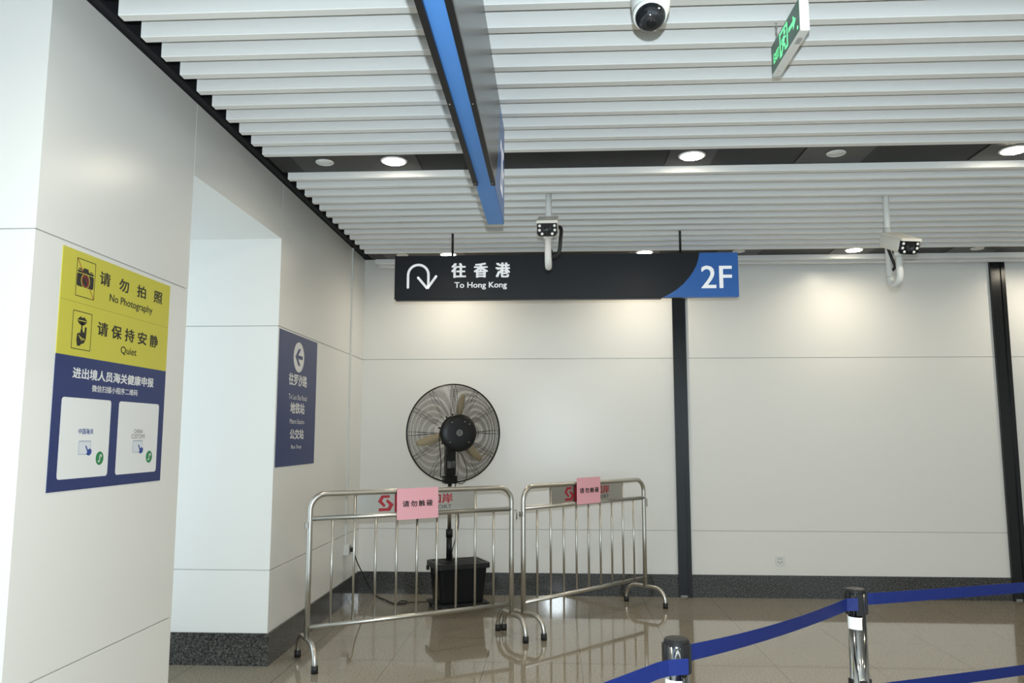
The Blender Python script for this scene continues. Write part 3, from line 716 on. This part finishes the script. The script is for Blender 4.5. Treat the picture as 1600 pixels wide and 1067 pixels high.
mb = MB(); mb.box((-.036, -.0365, 1.215), (.036, -.0345, 1.275), 0, NB); mb.build('rating_label', greypl, br)
mb = MB(); mb.box((-.060, -.045, 1.075), (.060, .045, 1.145), 0, NB, .006); mb.box((-.03, -.03, 1.14), (.03, .03, 1.16), 0, NB); mb.build('clamp', blackpl, t)
h1 = bez([FT @ Vector((-.16, .02, .12)), FT @ Vector((-.172, -.05, .11)), FT @ Vector((-.15, -.25, .10)), FT @ Vector((-.14, -.38, .06)), NB @ Vector((-.07, -.05, 1.14)), NB @ Vector((-.062, -.045, 1.10))], 8)
h2 = bez([FT @ Vector((.0, -.16, .12)), FT @ Vector((.05, -.22, .115)), FT @ Vector((.09, -.33, .10)), FT @ Vector((.09, -.43, .05)), FT @ Vector((.05, -.45, .0)), NB @ Vector((.05, -.03, 1.14))], 8)
mb = MB(); mb.tube(h1, .004, 8); mb.build('mist_hose', rubber, t)
mb = MB(); mb.tube(h2, .0035, 8); mb.build('mist_hose', rubber, t)
h3 = bez([NB @ Vector((.05, -.01, 1.08)), (px + .055, py - .01, .95), (px + .085, py - .01, .75), (px + .06, py - .01, .60), (px + .03, py - .03, .47), (px + .05, py - .05, .405)], 8)
mb = MB(); mb.tube(h3, .0045, 8); mb.build('mist_hose', rubber, t)
cord = bez([(.076, -.507, .475), (.084, -.49, .45), (.078, -.42, .40), (.078, -.30, .313), (.120, -.16, .15), (.165, -.12, .045), (.24, -.2, .010), (.33, -.32, .009), (.46, -.50, .009), (.545, -.50, .0095), (.56, -.44, .018), (.50, -.41, .016), (.50, -.47, .009), (.62, -.42, .009), (.74, -.40, .010), (.82, -.50, .03), (.86, -.60, .07)], 8)
mb = MB(); mb.tube(cord, .0055, 8); cdp = mb.build('power_cord', rubber, t)
mb = MB(); mb.box((.0525, -.525, .462), (.080, -.490, .50), bev=.004); mb.build('plug', rubber, cdp)

# ------------------------------------------------------------------ queue posts with blue belts
def sag(a, b, s_, n=14):
    a, b = Vector(a), Vector(b); return [a.lerp(b, q / n) - Vector((0, 0, s_ * 4 * (q / n) * (1 - q / n))) for q in range(n + 1)]
def belt(pts, t, hgt=.043):
    mb = MB(); n = len(pts); vs = []
    for i, p in enumerate(pts):
        d = (pts[min(i + 1, n - 1)] - pts[max(i - 1, 0)]).normalized(); nn = Vector((d.y, -d.x, 0)).normalized() * .0009
        tw = .10 * math.sin(i / (n - 1) * PI)          # slight lean of the webbing
        lean = Vector((d.y, -d.x, 0)).normalized() * tw * hgt
        for e in (-1, 1):
            for k_ in (-1, 1): vs.append(p + Vector((0, 0, e * hgt / 2)) + lean * e + nn * k_)
    fs = []
    for i in range(n - 1):
        o = 4 * i; fs += [(o, o + 4, o + 6, o + 2), (o + 1, o + 3, o + 7, o + 5), (o, o + 1, o + 5, o + 4), (o + 2, o + 6, o + 7, o + 3)]
    fs += [(0, 2, 3, 1), (4 * n - 4, 4 * n - 3, 4 * n - 1, 4 * n - 2)]
    mb.add(vs, fs); return mb.build('belt', beltm, t)
def stanchion(x, y, label, az, heads, lab, m):
    t = thing('queue_post', label, 'queue post', (x, y, 0), 0, 'queue posts')
    T = Matrix.Translation((x, y, 0))
    mb = MB(); mb.lathe([(.16, 0), (.16, .008), (.15, .016), (.06, .026), (.04, .032)], 40, 0, T); mb.build('base', chromedark, t)
    mb = MB(); mb.lathe([(.0315, .03), (.0315, .955)], 40, 0, T); mb.build('tube', m, t)
    mb = MB(); mb.lathe([(.0315, .952), (.0335, .954), (.0335, .962), (.030, .967), (.0005, .968)], 40, 0, T, False); mb.build('cap', blackpl, t)
    for hz in heads:
        for a in az:
            A = T @ Matrix.Rotation(math.radians(a), 4, 'Z')
            mb = MB(); mb.box((-.0125, -.0372, hz - .038), (.0125, -.029, hz + .038), 0, A, .002); mb.build('belt_clip', blackpl, t)
    mb = MB(); zl0, zl1, a0, a1 = lab; n = 10; vs = []
    for q in range(n + 1):
        a = math.radians(a0 + (a1 - a0) * q / n)
        for zq in (zl0, zl1):
            for r in (.0316, .0322): vs.append(T @ Vector((r * math.sin(a), -r * math.cos(a), zq)))
    fs = []
    for q in range(n):
        o = 4 * q; fs += [(o + 1, o + 5, o + 7, o + 3), (o, o + 2, o + 6, o + 4), (o, o + 4, o + 5, o + 1), (o + 2, o + 3, o + 7, o + 6)]
    fs += [(0, 1, 3, 2), (4 * n, 4 * n + 2, 4 * n + 3, 4 * n + 1)]
    mb.add(vs, fs); mb.build('paper_label', inkwhite, t)
    return t
AX, AY, BX, BY = 2.223, -5.535, 2.962, -4.80
pa = stanchion(AX, AY, 'chrome queue post nearest the viewer, cut off by the bottom edge', (-82, 36, 92, 180), (.918,), (.800, .866, -85, 15), chrome)
pb = stanchion(BX, BY, 'chrome queue post further back at right with two belts to the right', (-80, 0, 95, 180), (.918, .625), (.832, .873, -85, 10), chromedark)
belt([Vector((AX + .034, AY + .012, .925))] + sag((AX + .05, AY + .03, .925), (BX - .045, BY - .035, .918), .012) + [Vector((BX - .008, BY - .040, .920))], pa)
belt([Vector((AX + .024, AY - .0385, .906)), Vector((AX - .03, AY - .060, .907))] + sag((AX - .06, AY - .085, .907), (1.28, -6.60, .907), .008), pa, .040)
belt([Vector((BX + .037, BY - .004, .932))] + sag((BX + .06, BY + .002, .932), (5.20, -3.9, .925), .004), pb, .040)
belt([Vector((BX + .037, BY - .004, .625))] + sag((BX + .06, BY + .002, .625), (5.20, -3.9, .640), .004), pb, .040)
